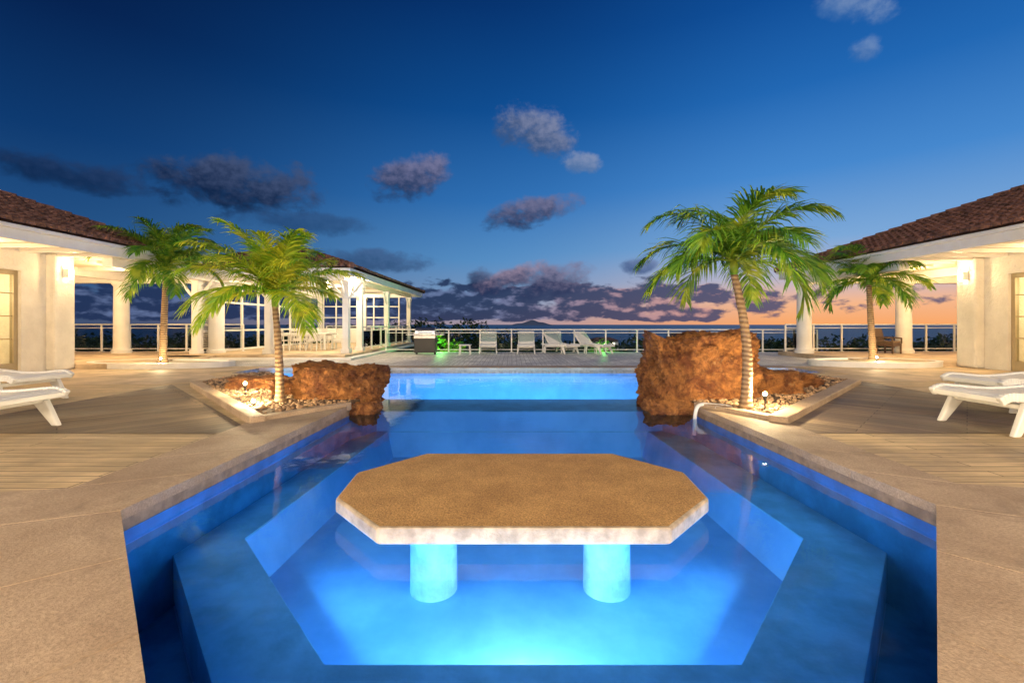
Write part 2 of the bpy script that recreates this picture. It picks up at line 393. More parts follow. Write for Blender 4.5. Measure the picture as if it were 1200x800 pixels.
rock('boulder.003',(-3.9,8.4,.08),(.45,.4,.22),12)
rock('boulder.004',(-5.0,9.1,.08),(.5,.35,.18),14)
rock('boulder.005',(4.7,8.5,.15),(.5,.4,.30),17)
rock('boulder.006',(5.5,9.3,.1),(.5,.4,.2),21)
rock('boulder.007',(-2.42,7.5,-.14),(.2,.2,.16),23)
def stones(name,poly,z,n,smin,smax,mat):
    xs=[p[0] for p in poly]; ys=[p[1] for p in poly]
    def inside(x,y):
        c=False;j=len(poly)-1
        for i in range(len(poly)):
            xi,yi=poly[i];xj,yj=poly[j]
            if (yi>y)!=(yj>y) and x<(xj-xi)*(y-yi)/(yj-yi)+xi: c=not c
            j=i
        return c
    bm=bmesh.new(); bmesh.ops.create_icosphere(bm,subdivisions=1,radius=1); bv=[v.co.copy() for v in bm.verts]; bf=[tuple(v.index for v in f.verts) for f in bm.faces]; bm.free()
    mb=MB(); k=0
    while k<n:
        x=random.uniform(min(xs),max(xs)); y=random.uniform(min(ys),max(ys))
        if not inside(x,y): continue
        k+=1; s=random.uniform(smin,smax)*(1 if random.random()<.85 else 1.6); a=random.random()*6.28
        sx,sy,sz=s*random.uniform(.8,1.4),s*random.uniform(.7,1.1),s*random.uniform(.4,.8)
        vs=[]
        for p in bv:
            q=Vector((p.x*sx,p.y*sy,p.z*sz))*random.uniform(.8,1.15); q.rotate(Matrix.Rotation(a,3,'Z')); vs.append(q+Vector((x,y,z+sz*.4)))
        mb.add(vs,bf)
    return mb.build(name,mat,smooth=True,merge=False)
PL=[(-2.62,7.25),(-3.47,6.25),(-6.75,9.7),(-6.75,11.6),(-6.35,11.85),(-2.35,7.95)]
PR=[(2.95,7.25),(3.62,6.3),(7.5,10.1),(7.5,12.0),(7.0,12.1),(2.6,7.95)]
def kerb(name,a,b,w=.16,h=.12):
    mb=MB(); d=(Vector(b)-Vector(a)).normalized(); n_=Vector((-d.y,d.x))*w/2
    a=Vector(a);b=Vector(b)
    mb.prism([tuple(a-n_),tuple(b-n_),tuple(b+n_),tuple(a+n_)],-.05,h); return mb.build(name,M['coping'],bevel=.015)
for nm,P in(('planter_bed',PL),('planter_bed.001',PR)):
    MB().prism(P,-.1,.06).build(nm,M['soil'])
kerb('planter_kerb',(-3.35,6.0),(-6.75,9.7),.2,.09)
kerb('planter_kerb.001',(3.5,6.0),(7.6,10.1),.24,.09)
kerb('planter_kerb.002',(-3.4,6.1),(-2.6,7.25),.16,.07); kerb('planter_kerb.003',(3.55,6.1),(2.95,7.25),.16,.07)
stones('gravel',PL,.06,1900,.014,.034,M['stones']); stones('gravel.001',PR,.06,2100,.015,.036,M['stones'])

def round_planter(name,cx,cy,rx,ry):
    rt=root(name,(cx,cy,0)); pts=[(cx+rx*math.cos(t/36*2*math.pi),cy+ry*math.sin(t/36*2*math.pi)) for t in range(36)]
    inn=[(cx+(rx-.18)*math.cos(t/36*2*math.pi),cy+(ry-.18)*math.sin(t/36*2*math.pi)) for t in range(36)]
    MB().prism(pts,-.02,.16,[inn]).build('kerb',M['white'],rt)
    MB().sheet(inn,.1).build('pebble_bed',simple('pebble_'+name,(.5,.46,.38),.8,.4,30,.8,60),rt)
round_planter('round_planter',-10.9,14.2,2.2,1.0)
round_planter('round_planter.001',11.6,14.6,2.0,1.1)

# ------------------------------------------------------------------ palms
def palm(name,base,top,r0,r1,nf,L,seed,mat,bend=0.,droop=1.,lw=.02,elmin=-15,nl=70,ll_=.36):
    rnd=random.Random(seed); rt=root(name,base)
    B=Vector(base);T=Vector(top); pts=[];rad=[]
    for i in range(25):
        t=i/24; p=B.lerp(T,t); p.x+=math.sin(math.pi*t)*bend; p.z=B.z-.05+(T.z-B.z+.05)*t
        pts.append(p); rr=r0+(r1-r0)*t
        if t<.12: rr*=1+.5*(1-t/.12)**1.5
        rad.append(rr*(1+.03*math.sin(i*2.1)))
    MB().tube(pts,rad,14).build('trunk',M['bark'],rt,smooth=True)
    MB().tube([T+Vector((0,0,-.02)),T+Vector((0,0,.12)),T+Vector((0,0,.3))],[r1*1.05,r1*1.25,r1*.5],12).build('crownshaft',M['leafG'],rt,smooth=True)
    mb=MB(); st=MB()
    for k in range(nf):
        az=k*2.39996+rnd.uniform(-.35,.35); t=k/(nf-1)
        el=R(84-(84-elmin)*t**.9+rnd.uniform(-9,9)); ll=L*rnd.uniform(.78,1.12)*(1 if t>.15 else .9)
        dr=R(72+rnd.uniform(-20,30))*droop
        p=T+Vector((0,0,.18)); seg=26; P=[p.copy()];D=[]
        for i in range(seg):
            u=i/seg; e=el-dr*u**1.6; d=Vector((math.cos(az)*math.cos(e),math.sin(az)*math.cos(e),math.sin(e)))
            az+=rnd.uniform(-.012,.012); p=p+d*ll/seg; P.append(p.copy()); D.append(d)
        D.append(D[-1])
        st.tube(P[::2],[.013*(1-.8*i/(len(P[::2])-1))*L/1.5+.002 for i in range(len(P[::2]))],5)
        side0=Vector((-math.sin(az),math.cos(az),0))
        for i in range(5,nl):
            u=i/nl; x=u*seg; j=min(int(x),seg-1); q=P[j].lerp(P[j+1],x-j); d=D[j]
            up=side0.cross(d).normalized()
            if up.z<0 and abs(up.z)>.2: up=-up
            prof=(min(1,(u-.05)/.22)**.6)*(1-(max(0,u-.5)/.5)**1.6*.66)
            le=ll_*L*prof*rnd.uniform(.75,1.15)
            for sgn in(-1,1):
                if rnd.random()<.04: continue
                sd=side0*sgn
                fwd=.55+1.0*u+rnd.uniform(-.18,.18)
                v=(sd*1.0+d*fwd+up*rnd.uniform(.05,.5)).normalized()
                w=lw*rnd.uniform(.7,1.25)
                wd=v.cross(up).normalized()*w/2
                if rnd.random()<.5: wd=(wd+up*w*.35)
                g1=rnd.uniform(.3,.95)
                pp=q.copy(); vs=[]; vv=v.copy()
                for s_ in range(4):
                    ww=(0.55,1.,.7,.04)[s_]
                    vs+=[pp-wd*ww,pp+wd*ww]
                    vv=(vv+Vector((0,0,-1))*g1*(.2+.35*s_)).normalized()
                    pp=pp+vv*le/3
                mb.add(vs,[(0,1,3,2),(2,3,5,4),(4,5,7,6)])
    mb.build('fronds',mat,rt,merge=False); st.build('frond_stems',mat,rt,smooth=True)
    return rt
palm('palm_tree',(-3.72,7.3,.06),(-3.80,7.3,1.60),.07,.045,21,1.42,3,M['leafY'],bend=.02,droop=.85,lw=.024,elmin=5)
palm('palm_tree.001',(3.45,6.73,.06),(3.28,6.73,2.05),.08,.05,19,1.52,11,M['leafG'],bend=.10,droop=1.3,lw=.025,elmin=5,ll_=.40)
palm('palm_tree.002',(-10.9,14.2,.1),(-10.8,14.2,2.95),.11,.07,19,1.9,5,M['leafG'],droop=1.0,lw=.038,elmin=-5)
palm('palm_tree.003',(11.75,14.8,.1),(11.6,14.8,2.6),.11,.07,19,1.85,8,M['leafG'],droop=1.0,lw=.038,elmin=-5)

# ------------------------------------------------------------------ garden spot lamps
def spotlamp(name,loc,p,s=1):
    rt=root(name,loc); x,y,z=loc
    MB().cyl(x,y,.04,z-.03,.01,n=8).build('stake',M['black'],rt)
    MB().lathe(x,y,[(.02,z-.06),(.032,z-.02),(.036,z+.0)],16).build('housing',M['black'],rt)
    bm=bmesh.new(); bmesh.ops.create_uvsphere(bm,u_segments=16,v_segments=8,radius=.03); me=bpy.data.meshes.new('bulb'); bm.to_mesh(me); bm.free(); me.materials.append(M['warm'])
    o=bpy.data.objects.new('bulb',me); scene.collection.objects.link(o); o.location=(x,y,z+.03); adopt(o,rt)
    light('lamp_light','POINT',(x,y,z+.1),p,(1,.76,.42),rt,.04)
spotlamp('garden_spot_lamp',(-4.75,8.1,.22),75)
spotlamp('garden_spot_lamp.001',(3.68,6.62,.26),95)
spotlamp('garden_spot_lamp.002',(-3.95,6.95,.10),60)
spotlamp('garden_spot_lamp.003',(-10.5,13.6,.25),60)
spotlamp('garden_spot_lamp.004',(11.3,14.1,.25),60)

# ------------------------------------------------------------------ roofs
def tiled_slope(mb,A,B,C,D,pitch=.24,row=.38):
    A,B,C,D=map(Vector,(A,B,C,D)); u=(B-A); L=u.length; u.normalize()
    vdir=(D-A)-u*(D-A).dot(u); H=vdir.length; vdir.normalize(); nrm=u.cross(vdir).normalized()
    if nrm.z<0: nrm=-nrm
    l1=(D-A).dot(u); l2=(C-A).dot(u)
    nr=int(H/row)+1
    for r in range(nr):
        v0=r*row-.04; v1=min(H,(r+1)*row+.03); t=max(0,min(1,(r+.5)*row/H))
        s=l1*t; e=L+(l2-L)*t; k=math.ceil(s/pitch)
        while k*pitch<e:
            c=k*pitch; ra=pitch*.42; rb=pitch*.34; vs=[]
            jz=random.uniform(-.008,.012)
            for vv,rr,lift in((v0,ra,.045+jz),(v1,rb,.0+jz)):
                for i in range(6):
                    an=math.pi*i/5; vs.append(A+u*(c-math.cos(an)*rr)+vdir*vv+nrm*(math.sin(an)*rr+lift))
            mb.add(vs,[(i,i+1,7+i,6+i) for i in range(5)]+[(0,1,2,3,4,5)])
            k+=1
def hip_roof(rt,x0,x1,y0,y1,z,rise,hip0=True,hip1=True,pitch=.24,nm='roof'):
    xm=(x0+x1)/2; hw=(x1-x0)/2; ya=y0+(hw if hip0 else 0); yb=y1-(hw if hip1 else 0)
    if ya>yb: ya=yb=(y0+y1)/2
    a,b_,c_,d_=(x0,y0,z),(x1,y0,z),(x1,y1,z),(x0,y1,z); r0=(xm,ya,z+rise); r1=(xm,yb,z+rise)
    base=MB(); base.add([a,b_,c_,d_,r0,r1],[(0,1,4),(1,2,5,4),(2,3,5),(3,0,4,5)]); base.build(nm+'_deck',M['tile'],rt,merge=False)
    mb=MB(); tiled_slope(mb,b_,c_,r1,r0,pitch); tiled_slope(mb,d_,a,r0,r1,pitch)
    tiled_slope(mb,a,b_,r0,r0,pitch); tiled_slope(mb,c_,d_,r1,r1,pitch)
    for p,q in((b_,r0),(c_,r1),(d_,r1),(a,r0),(r0,r1)):
        p=Vector(p);q=Vector(q); 
        if (q-p).length<.1: continue
        nn=int((q-p).length/.38)
        for i in range(nn):
            s=p.lerp(q,i/nn)+Vector((0,0,.07)); e=p.lerp(q,(i+1.1)/nn)+Vector((0,0,.05)); mb.tube([s,e],[.12,.095],8)
    mb.build(nm+'_tiles',M['tile'],rt,merge=False,smooth=False)

def column(mb,x,y,z0,z1,r=.27):
    mb.lathe(x,y,[(r*1.25,z0),(r*1.25,z0+.12),(r*1.05,z0+.16),(r,z0+.25),(r*.94,z1-.2),(r*1.08,z1-.14),(r*1.2,z1-.1),(r*1.2,z1)],24)
def railing(name,a,b,z=0,h=1.02,step=1.5,par=None):
    a=Vector((a[0],a[1],z)); b=Vector((b[0],b[1],z)); L=(b-a).length; n=max(1,round(L/step))
    mb=MB(); gl=MB(); d=(b-a).normalized()
    for i in range(n+1):
        p=a.lerp(b,i/n); mb.box(p.x-.03,p.x+.03,p.y-.03,p.y+.03,z,z+h)
        mb.box(p.x-.07,p.x+.07,p.y-.07,p.y+.07,z,z+.02)
    mb.beam(a+Vector((0,0,h+.025)),b+Vector((0,0,h+.025)),.08,.05)
    mb.beam(a+Vector((0,0,h-.12)),b+Vector((0,0,h-.12)),.025,.03); mb.beam(a+Vector((0,0,.12)),b+Vector((0,0,.12)),.03,.035)
    for i in range(n):
        p=a.lerp(b,i/n)+d*.06; q=a.lerp(b,(i+1)/n)-d*.06; gl.beam(p+Vector((0,0,h/2)),q+Vector((0,0,h/2)),.012,h-.3)
    rt=par or root(name,tuple(a))
    mb.build('railing_frame',M['white'],rt,bevel=.004); gl.build('glass_panels',M['glass'],rt)
    return rt
def sconce(rt,x,y,z,nx,p=25):
    MB().box(min(x,x+nx*.16),max(x,x+nx*.16),y-.08,y+.08,z-.14,z+.14).build('sconce_body',M['white'],rt,bevel=.01)
    mb=MB(); mb.box(min(x,x+nx*.13),max(x,x+nx*.13),y-.06,y+.06,z-.15,z-.141); mb.box(min(x,x+nx*.13),max(x,x+nx*.13),y-.06,y+.06,z+.141,z+.15); mb.build('sconce_lens',M['warm'],rt)
    light('sconce_light','POINT',(x+nx*.25,y,z+.05),p,WARM,rt,.06)

def house(name,sg,xe,xw,ye,cols,gy1,wy1,glow=1.):
    rt=root(name,(sg*xw,8,0)); 
    def X(a,b): 
        a*=sg;b*=sg; return (min(a,b),max(a,b))
    xo=xe+10
    w=MB()
    dy0,dy1,dz=(wy1-2.9,wy1-1.25,2.72)
    x0,x1=X(xw,xw+.3)
    w.box(x0,x1,-8,dy0,0,3.3); w.box(x0,x1,dy1,wy1-.6,0,3.3); w.box(x0,x1,dy0,dy1,dz,3.3)
    xx=X(xw+.3,xo); w.box(*xx,wy1-.9,wy1-.6,0,3.3)
    w.build('walls',M['stucco'],rt)
    p=MB(); px=X(xw-.25,xw+.38); p.box(*px,wy1-.598,wy1,0,3.3); p.build('pilaster',M['stucco'],rt,bevel=.06)
    f=MB(); xf=X(xw+.08,xw+.2)
    for a,b_,z0,z1 in((dy0,dy0+.1,0,dz),(dy1-.1,dy1,0,dz),(dy0+.1,dy1-.1,dz-.12,dz),(dy0+.1,dy1-.1,0,.28)): f.box(*xf,a,b_,z0,z1)
    ym=(dy0+dy1)/2; f.box(*xf,ym-.06,ym+.06,.28,dz-.12)
    f.build('door_frame',M['beige'],rt,bevel=.008)
    f=MB(); xm=X(xw+.12,xw+.15)
    for z in(.9,1.5,2.1): f.box(*xm,dy0+.1,ym-.06,z,z+.03); f.box(*xm,ym+.06,dy1-.1,z,z+.03)
    f.build('door_muntins',M['beige'],rt)
    xg=X(xw+.13,xw+.137); MB().box(*xg,dy0+.1,dy1-.1,.28,dz-.12).build('door_glass',M['glass'],rt)
    xi=X(xw+2.6,xw+2.7); MB().box(*xi,dy0-2,dy1+1.2,0,3.2).build('interior_wall',M['stucco'],rt)
    light('interior_light','POINT',(sg*(xw+1.6),ym-.3,2.3),260*glow,WARM,rt,.15)
    c_=MB(); c_.box(*X(xe+.06,xo),-8,ye-.06,3.302,3.36); c_.build('soffit',M['ceil'],rt)
    r_=MB()
    y=-7.5
    while y<ye: r_.box(*X(xe+.07,xw+.0),y,y+.09,3.2,3.3); y+=.75
    r_.build('rafters',M['white'],rt)
    f=MB(); f.box(*X(xe,xe+.058),-8,ye,3.18,3.5); f.box(*X(xe+.058,xo),ye-.058,ye,3.18,3.5); f.build('fascia',M['white'],rt,bevel=.01)
    g_=MB(); g_.beam((sg*(xe-.06),-8,3.46),(sg*(xe-.06),ye+.02,3.46),.12,.1); g_.build('gutter',M['white'],rt,bevel=.03)
    xr=sorted((sg*(xe-.12),sg*(xo)))
    hip_roof(rt,xr[0],xr[1],-8,ye+.1,3.52,2.05,hip0=True,hip1=True)
    fl=MB(); fl.box(*X(xe+.2,xo),wy1+.0,gy1,-.02,.15); fl.build('gallery_floor',M['terrace'],rt,bevel=.015)
    cm=MB()
    for cx,cy in cols: column(cm,sg*cx,cy,.15,3.0)
    cm.build('columns',M['white'],rt,smooth=False)
    bm_=MB(); bm_.box(*X(xe+.25,xo),gy1-1.35,gy1-1.0,2.95,3.3); bm_.box(*X(xe+.5,xe+.8),wy1-.2,gy1-1.36,2.95,3.3); bm_.box(*X(xe+4.2,xe+4.45),wy1,gy1-1.36,3.0,3.3)
    bm_.build('beams',M['white'],rt,bevel=.01)
    if ye<gy1-1:
        s=MB(); s.box(*X(xe+.3,xo),ye+.002,gy1-.6,3.302,3.5); s.build('gallery_roof',M['white'],rt,bevel=.01)
    railing('r',(sg*(xe+.4),gy1-.2),(sg*xo,gy1-.2),.15,1.12,1.25,par=rt)
    for yy in(wy1-6.5,wy1-3.2): light('soffit_fill','POINT',(sg*(xw-.7),yy,2.95),85*glow,WARM,rt,.08)  # bare fill lights added under the eave to brighten the walls
    for xx_,yy in((xw+.2,wy1+2.0),(xw+3.4,wy1+2.0)): light('gallery_lamp','POINT',(sg*xx_,yy,2.75),200*glow,WARM,rt,.1)
    sconce(rt,sg*(xw-.25),wy1-.3,2.75,-sg,50*glow)
    return rt
house('white_villa',-1,11.0,13.0,16.0,[(11.9,18.3),(15.7,18.3),(19.4,18.3)],19.5,13.3)
house('white_villa.001',1,11.25,13.9,19.2,[(11.75,18.3),(15.75,18.3),(19.6,18.3)],19.6,14.0)

# villa behind the photographer (deep porch with lanterns)
rt=root('white_villa.002',(0,-6,0))
MB().box(-14,14,-7.3,-7,0,3.6).build('walls',M['stucco'],rt)
MB().box(-14,14,-6.998,-3.6,3.3,3.5).build('porch_soffit',M['ceil'],rt)
cm=MB()
for x in(-10,-5,5,10): column(cm,x,-4,0,3.3)
cm.build('columns',M['white'],rt)
for i,x in enumerate((-6.5,-2.6,2.6,6.5)):
    MB().lathe(x,-3.9,[(.03,3.3),(.12,3.2),(.14,2.95),(.05,2.9)],16).build('lantern_%d'%i,M['warm'],rt)
    light('lantern_light_%d'%i,'POINT',(x,-3.6,2.85),(1700,1050,1050,1700)[i],(1,.78,.52),rt,.25)

# ------------------------------------------------------------------ pavilion
pv=root('garden_pavilion',(-9.4,23,0))
x0,x1,y0,y1=-12.6,-6.2,16.9,29.6
MB().box(x0,x1,y0,y1,-.02,.16).build('platform',M['terrace'],pv,bevel=.02)
MB().box(x0+.5,x1+.35,y0-.35,y1-.3,-.02,.07).build('step',M['white'],pv,bevel=.02)
cm=MB(); cx=x1-.35
colp=[(cx,18.0),(cx,19.6),(cx,23.8),(cx,28.9),(-9.4,17.6),(-12.2,17.6),(-12.2,23.5),(-12.2,29),(-9.4,29)]
for x,y in colp:
    cm.box(x-.12,x+.12,y-.12,y+.12,.16,3.0); cm.box(x-.17,x+.17,y-.17,y+.17,.162,.34); cm.box(x-.16,x+.16,y-.16,y+.16,2.86,2.998)
cm.build('posts',M['white'],pv,bevel=.012)
br=MB()
for x,y in colp[:4]:
    for s in(-1,1): br.beam((x,y+s*.12,2.35),(x,y+s*.62,2.95),.07,.09)
for x,y in colp[4:6]+[colp[0]]:
    for s in(-1,1): br.beam((x+s*.12,y,2.35),(x+s*.62,y,2.95),.07,.09)
br.build('braces',M['white'],pv)
bm_=MB(); bm_.box(cx-.1,cx+.1,17.5,29.1,3.002,3.22); bm_.box(-12.3,-12.1,17.5,29.1,3.002,3.22); bm_.box(-12.098,cx-.102,17.5,17.7,3.002,3.22); bm_.box(-12.098,cx-.102,28.9,29.1,3.002,3.22)
bm_.build('beams',M['white'],pv,bevel=.01)
rx0,rx1,ry0,ry1=-13.0,-5.9,16.6,30.0
f=MB(); f.box(rx1-.05,rx1,ry0,ry1,3.1,3.36); f.box(rx0,rx0+.05,ry0,ry1,3.1,3.36); f.box(rx0+.052,rx1-.052,ry0,ry0+.05,3.1,3.36); f.box(rx0+.052,rx1-.052,ry1-.05,ry1,3.1,3.36)
f.build('fascia',M['white'],pv)
c_=MB(); c_.add([(rx0,ry0,3.34),(rx1,ry0,3.34),(rx1,ry1,3.34),(rx0,ry1,3.34),(-9.45,20.2,4.5),(-9.45,26.4,4.5)],[(0,1,4),(1,2,5,4),(2,3,5),(3,0,4,5)]); c_.build('ceiling',M['ceil'],pv,merge=False)
ra=MB(); y=17.2
while y<29.6:
    ra.beam((rx1-.1,y,3.3),(-9.45,max(20.2,min(26.4,y)),4.42),.05,.1); ra.beam((rx0+.1,y,3.3),(-9.45,max(20.2,min(26.4,y)),4.42),.05,.1); y+=.8
for y in(20,23.5,27): ra.box(-12.1,cx,y-.06,y+.06,3.225,3.36)
ra.build('rafters',M['white'],pv)
hip_roof(pv,rx0-.1,rx1+.1,ry0-.1,ry1+.1,3.37,1.25,pitch=.24)
sc=MB(); 
for (ax,ay,bx,by) in((-12.2,17.9,-12.2,23.2),(-12.2,23.8,-12.2,28.7)):
    n=4
    for i in range(n+1):
        y=ay+(by-ay)*i/n; sc.box(ax-.04,ax+.04,y-.04,y+.04,.16,3.0)
    for z in(.16,1.0,2.2,2.9): sc.box(ax-.03,ax+.03,ay,by,z,z+.08)
for i in range(7):
    x=-12.0+i*.8; sc.box(x-.035,x+.035,28.95,29.03,.16,3.0)
for z in(.9,1.7,2.4): sc.box(-12.0,-7.2,28.96,29.02,z,z+.06)
sc.build('window_screens',M['white'],pv)
lv=MB(); z=.35
while z<2.85:
    lv.add([(-12.24,17.95,z),(-12.24,19.15,z),(-12.14,19.15,z+.06),(-12.14,17.95,z+.06)],[(0,1,2,3)])
    z+=.085
lv.build('louvres',M['white'],pv,merge=False)
ks=MB(); ks.box(-11.9,-9.6,28.2,28.8,.16,1.05); ks.build('bar_counter',M['white'],pv,bevel=.02)
railing('r',(cx,19.75),(cx,28.7),.16,1.0,1.5,par=pv); railing('r',(-11.9,29.2),(-6.7,29.2),.16,1.0,1.3,par=pv)
for x,y,p in((-9.4,19.2,260),(-9.4,23.2,260),(-9.4,27.2,220),(-6.2,18.6,200)): light('pavilion_lamp','POINT',(x,y,3.0),p,(1,.76,.46),pv,.1)
pd=MB()
for x,y in((-9.4,19.2),(-9.4,23.2),(-9.4,27.2)): pd.lathe(x,y,[(.02,4.3),(.02,3.3),(.1,3.2),(.14,3.1)],12)
pd.build('pendant_lamps',M['warm'],pv)
MB().box(-12.7,-11.0,16.0,16.88,-.02,.15).build('terrace_step',M['terrace'],bevel=.02)

def dining_table(loc):
    rt=root('dining_table',loc); mb=MB(); mb.box(-1.1,1.1,-.5,.5,.70,.75)
    for x in(-1,1):
        for y in(-.42,.42): mb.box(x-.04,x+.04,y-.04,y+.04,0,.7)
    mb.box(-1,1,-.44,-.41,.62,.699); mb.box(-1,1,.41,.44,.62,.699); mb.build('table',M['plastic'],rt,local=True,bevel=.01)
dining_table((-9.3,20.6,.16))
def dchair(i,x,y,rz):
    rt=root('dining_chair'+('' if i==0 else '.%03d'%i),(x,y,.16),rz); mb=MB()
    mb.box(-.23,.23,-.23,.23,.42,.46)
    for a in(-.2,.2):
        mb.beam((a,-.2,.42),(a*1.15,-.25,0),.035,.035); mb.beam((a,.2,.42),(a*1.15,.27,0),.035,.035); mb.beam((a,.22,.44),(a,.3,.95),.035,.035)
        mb.beam((a*1.15,-.2,.66),(a*1.15,.26,.68),.04,.025); mb.beam((a*1.15,-.2,.44),(a*1.15,-.2,.66),.03,.03)
    mb.box(-.2,.2,.26,.29,.84,.95)
    for k in range(5): mb.beam((-.14+k*.07,.23,.46),(-.14+k*.07,.285,.86),.03,.012)
    mb.build('chair',M['plastic'],rt,local=True,bevel=.006)
k=0
for x in(-10,-9.3,-8.6):
    dchair(k,x,19.75,math.pi); k+=1; dchair(k,x,21.45,0); k+=1
dchair(k,-7.85,20.6,-math.pi/2); k+=1
def wchair(nm,x,y,rz,z=.15):
    rt=root(nm,(x,y,z),rz); mb=MB(); mb.box(-.3,.3,-.3,.3,.3,.42)
    for a in(-.27,.27):
        for b_ in(-.27,.27): mb.box(a-.03,a+.03,b_-.03,b_+.03,0,.3)
        mb.beam((a*1.1,-.3,.6),(a*1.1,.3,.64),.07,.05); mb.beam((a*1.1,-.28,.4),(a*1.1,-.28,.6),.05,.05)
    mb.beam((0,.3,.35),(0,.42,.98),.6,.06,(0,1,0)); mb.build('frame',M['wicker'],rt,local=True,bevel=.02)
    MB().box(-.26,.26,-.28,.25,.421,.5).build('cushion',simple('cushion_'+nm,(.16,.11,.07),.9,.1),rt,local=True,bevel=.03)
wchair('wicker_armchair',14.9,18.0,.4)

# ------------------------------------------------------------------ loungers
LC=[0]
def lounger(x,y,rz,back=38,s=1.):
    n=LC[0]; LC[0]+=1
    rt=root('sun_lounger'+('' if n==0 else '.%03d'%n),(x,y,0),rz); rt.scale=(s,s,s)
    W=.34
    def prof(t):
        if t<=1.25: return (t,.37+.02*math.cos(t/1.25*2*math.pi)-(.05*(1-t/.12)**2 if t<.12 else 0))
        d=t-1.25; a=R(back); return (1.25+d*math.cos(a),.385+d*math.sin(a))
    fab=MB(); T=[i*1.95/60 for i in range(61)]
    for i in range(60):
        a=prof(T[i]+.006);b_=prof(T[i+1]-.002)
        fab.add([(a[0],-W+.03,a[1]),(a[0],W-.03,a[1]),(b_[0],W-.03,b_[1]),(b_[0],-W+.03,b_[1]),(a[0],-W+.03,a[1]-.018),(a[0],W-.03,a[1]-.018),(b_[0],W-.03,b_[1]-.018),(b_[0],-W+.03,b_[1]-.018)],
                [(0,1,2,3),(7,6,5,4),(0,4,5,1),(1,5,6,2),(2,6,7,3),(3,7,4,0)])
    fab.build('slats',M['plastic'],rt,local=True,merge=False)
    fr=MB()
    for sd in(-W,W):
        for i in range(60):
            a=prof(T[i]);b_=prof(T[i+1]); fr.beam((a[0],sd,a[1]-.02),(b_[0]+.004,sd,b_[1]-.02),.055,.085)
        fr.beam((1.2,sd,.345),(1.9,sd,.36),.05,.07)
        for xt,xb in((.32,.12),(1.5,1.74)):
            fr.add([(xt-.09,sd-.03,.34),(xt+.09,sd-.03,.34),(xt+.09,sd+.03,.34),(xt-.09,sd+.03,.34),
                    (xb-.035,sd*1.06-.025,0),(xb+.035,sd*1.06-.025,0),(xb+.035,sd*1.06+.025,0),(xb-.035,sd*1.06+.025,0)],
                   [(0,1,2,3),(7,6,5,4),(0,4,5,1),(1,5,6,2),(2,6,7,3),(3,7,4,0)])
    fr.box(.0,.06,-W,W,.30,.36); fr.box(.22,.3,-W,W,.24,.29); fr.box(1.55,1.62,-W,W,.24,.29)
    a=prof(1.95); fr.beam((a[0],-W,a[1]-.02),(a[0],W,a[1]-.02),.06,.08)
    fr.build('frame',M['plastic'],rt,local=True,bevel=.012)
lounger(-5.7,5.4,R(180),12,1.25); lounger(-7.75,7.55,R(175),10,1.25)
lounger(5.65,5.7,R(0),8,1.25); lounger(7.15,7.1,R(4),8,1.25)
for x,y,rz in((-1.05,19.9,R(-88)),(.62,19.9,R(-92)),(2.7,20.0,R(-60)),(4.25,19.9,R(-52)),(1.85,20.4,R(-95)),(9.3,18.0,R(-70))):
    lounger(x,y,rz+math.pi,48,1.05)
def side_table(nm,x,y):
    rt=root(nm,(x,y,0)); mb=MB(); mb.box(x-.25,x+.25,y-.25,y+.25,.40,.44)
    for a in(-.2,.2):
        for b_ in(-.2,.2): mb.beam((x+a,y+b_,.4),(x+a*1.15,y+b_*1.15,0),.04,.04)
    mb.build('table',M['plastic'],rt,bevel=.01)
side_table('side_table',-2.0,19.4); side_table('side_table.001',3.5,20.3)

bq=root('barbecue_grill',(-3.75,19.8,0)); x,y=-3.75,19.8
MB().box(x-.45,x+.45,y-.28,y+.28,.08,.84).build('cabinet',M['black'],bq,bevel=.02)
mb=MB(); mb.box(x-.46,x+.46,y-.292,y-.282,.70,.82)
mb.build('control_panel',M['metal'],bq)
mb=MB(); n=10
pr=[(y-.27+.54*i/n,.9+.27*math.sin(math.pi*i/n)**.7) for i in range(n+1)]
mb.add([(x-.42,a,z) for a,z in pr]+[(x+.42,a,z) for a,z in pr],[(i,i+1,n+2+i,n+1+i) for i in range(n)]+[tuple(range(n+1)),tuple(range(n+1,2*n+2))[::-1]]); mb.build('hood',M['metal'],bq)
mb=MB(); mb.box(x-.8,x-.455,y-.25,y+.25,.84,.87); mb.box(x+.455,x+.8,y-.25,y+.25,.84,.87); mb.box(x-.45,x+.45,y-.28,y+.28,.842,.9); mb.beam((x-.3,y-.33,1.0),(x+.3,y-.33,1.0),.03,.03)
for k_ in(-.3,-.1,.1,.3): mb.box(x+k_-.03,x+k_+.03,y-.32,y-.293,.73,.79)
mb.build('shelves',M['metal'],bq,bevel=.004)
for a in(-.4,.4): MB().cyl(x+a,y,0,.08,.05,n=10).build('wheel',M['black'],bq)

railing('glass_railing',(-5.9,21.3),(13.2,21.3),0,1.03,1.5)
railing('glass_railing.001',(13.2,21.3),(13.2,19.7),0,1.03,1.5)

# soft white pool hose slumped over the coping
hs=root('pool_hose',(3.0,6.9,0))
hp=[(2.80,7.0,-.4),(2.81,7.0,-.15),(2.84,7.02,.0),(2.9,7.05,.055),(3.0,7.08,.06),(3.12,7.04,.05),(3.25,6.98,.05),(3.32,6.88,.045),(3.26,6.8,.04),(3.14,6.82,.04),(3.06,6.9,.05)]
sm=[]
for i in range(len(hp)-1):
    for j in range(4): sm.append(Vector(hp[i]).lerp(Vector(hp[i+1]),j/4))
for _ in range(3): sm=[sm[0]]+[(sm[i-1]+sm[i]*2+sm[i+1])/4 for i in range(1,len(sm)-1)]+[sm[-1]]
MB().tube(sm,.03,10).build('hose_tube',M['plastic'],hs,smooth=True)

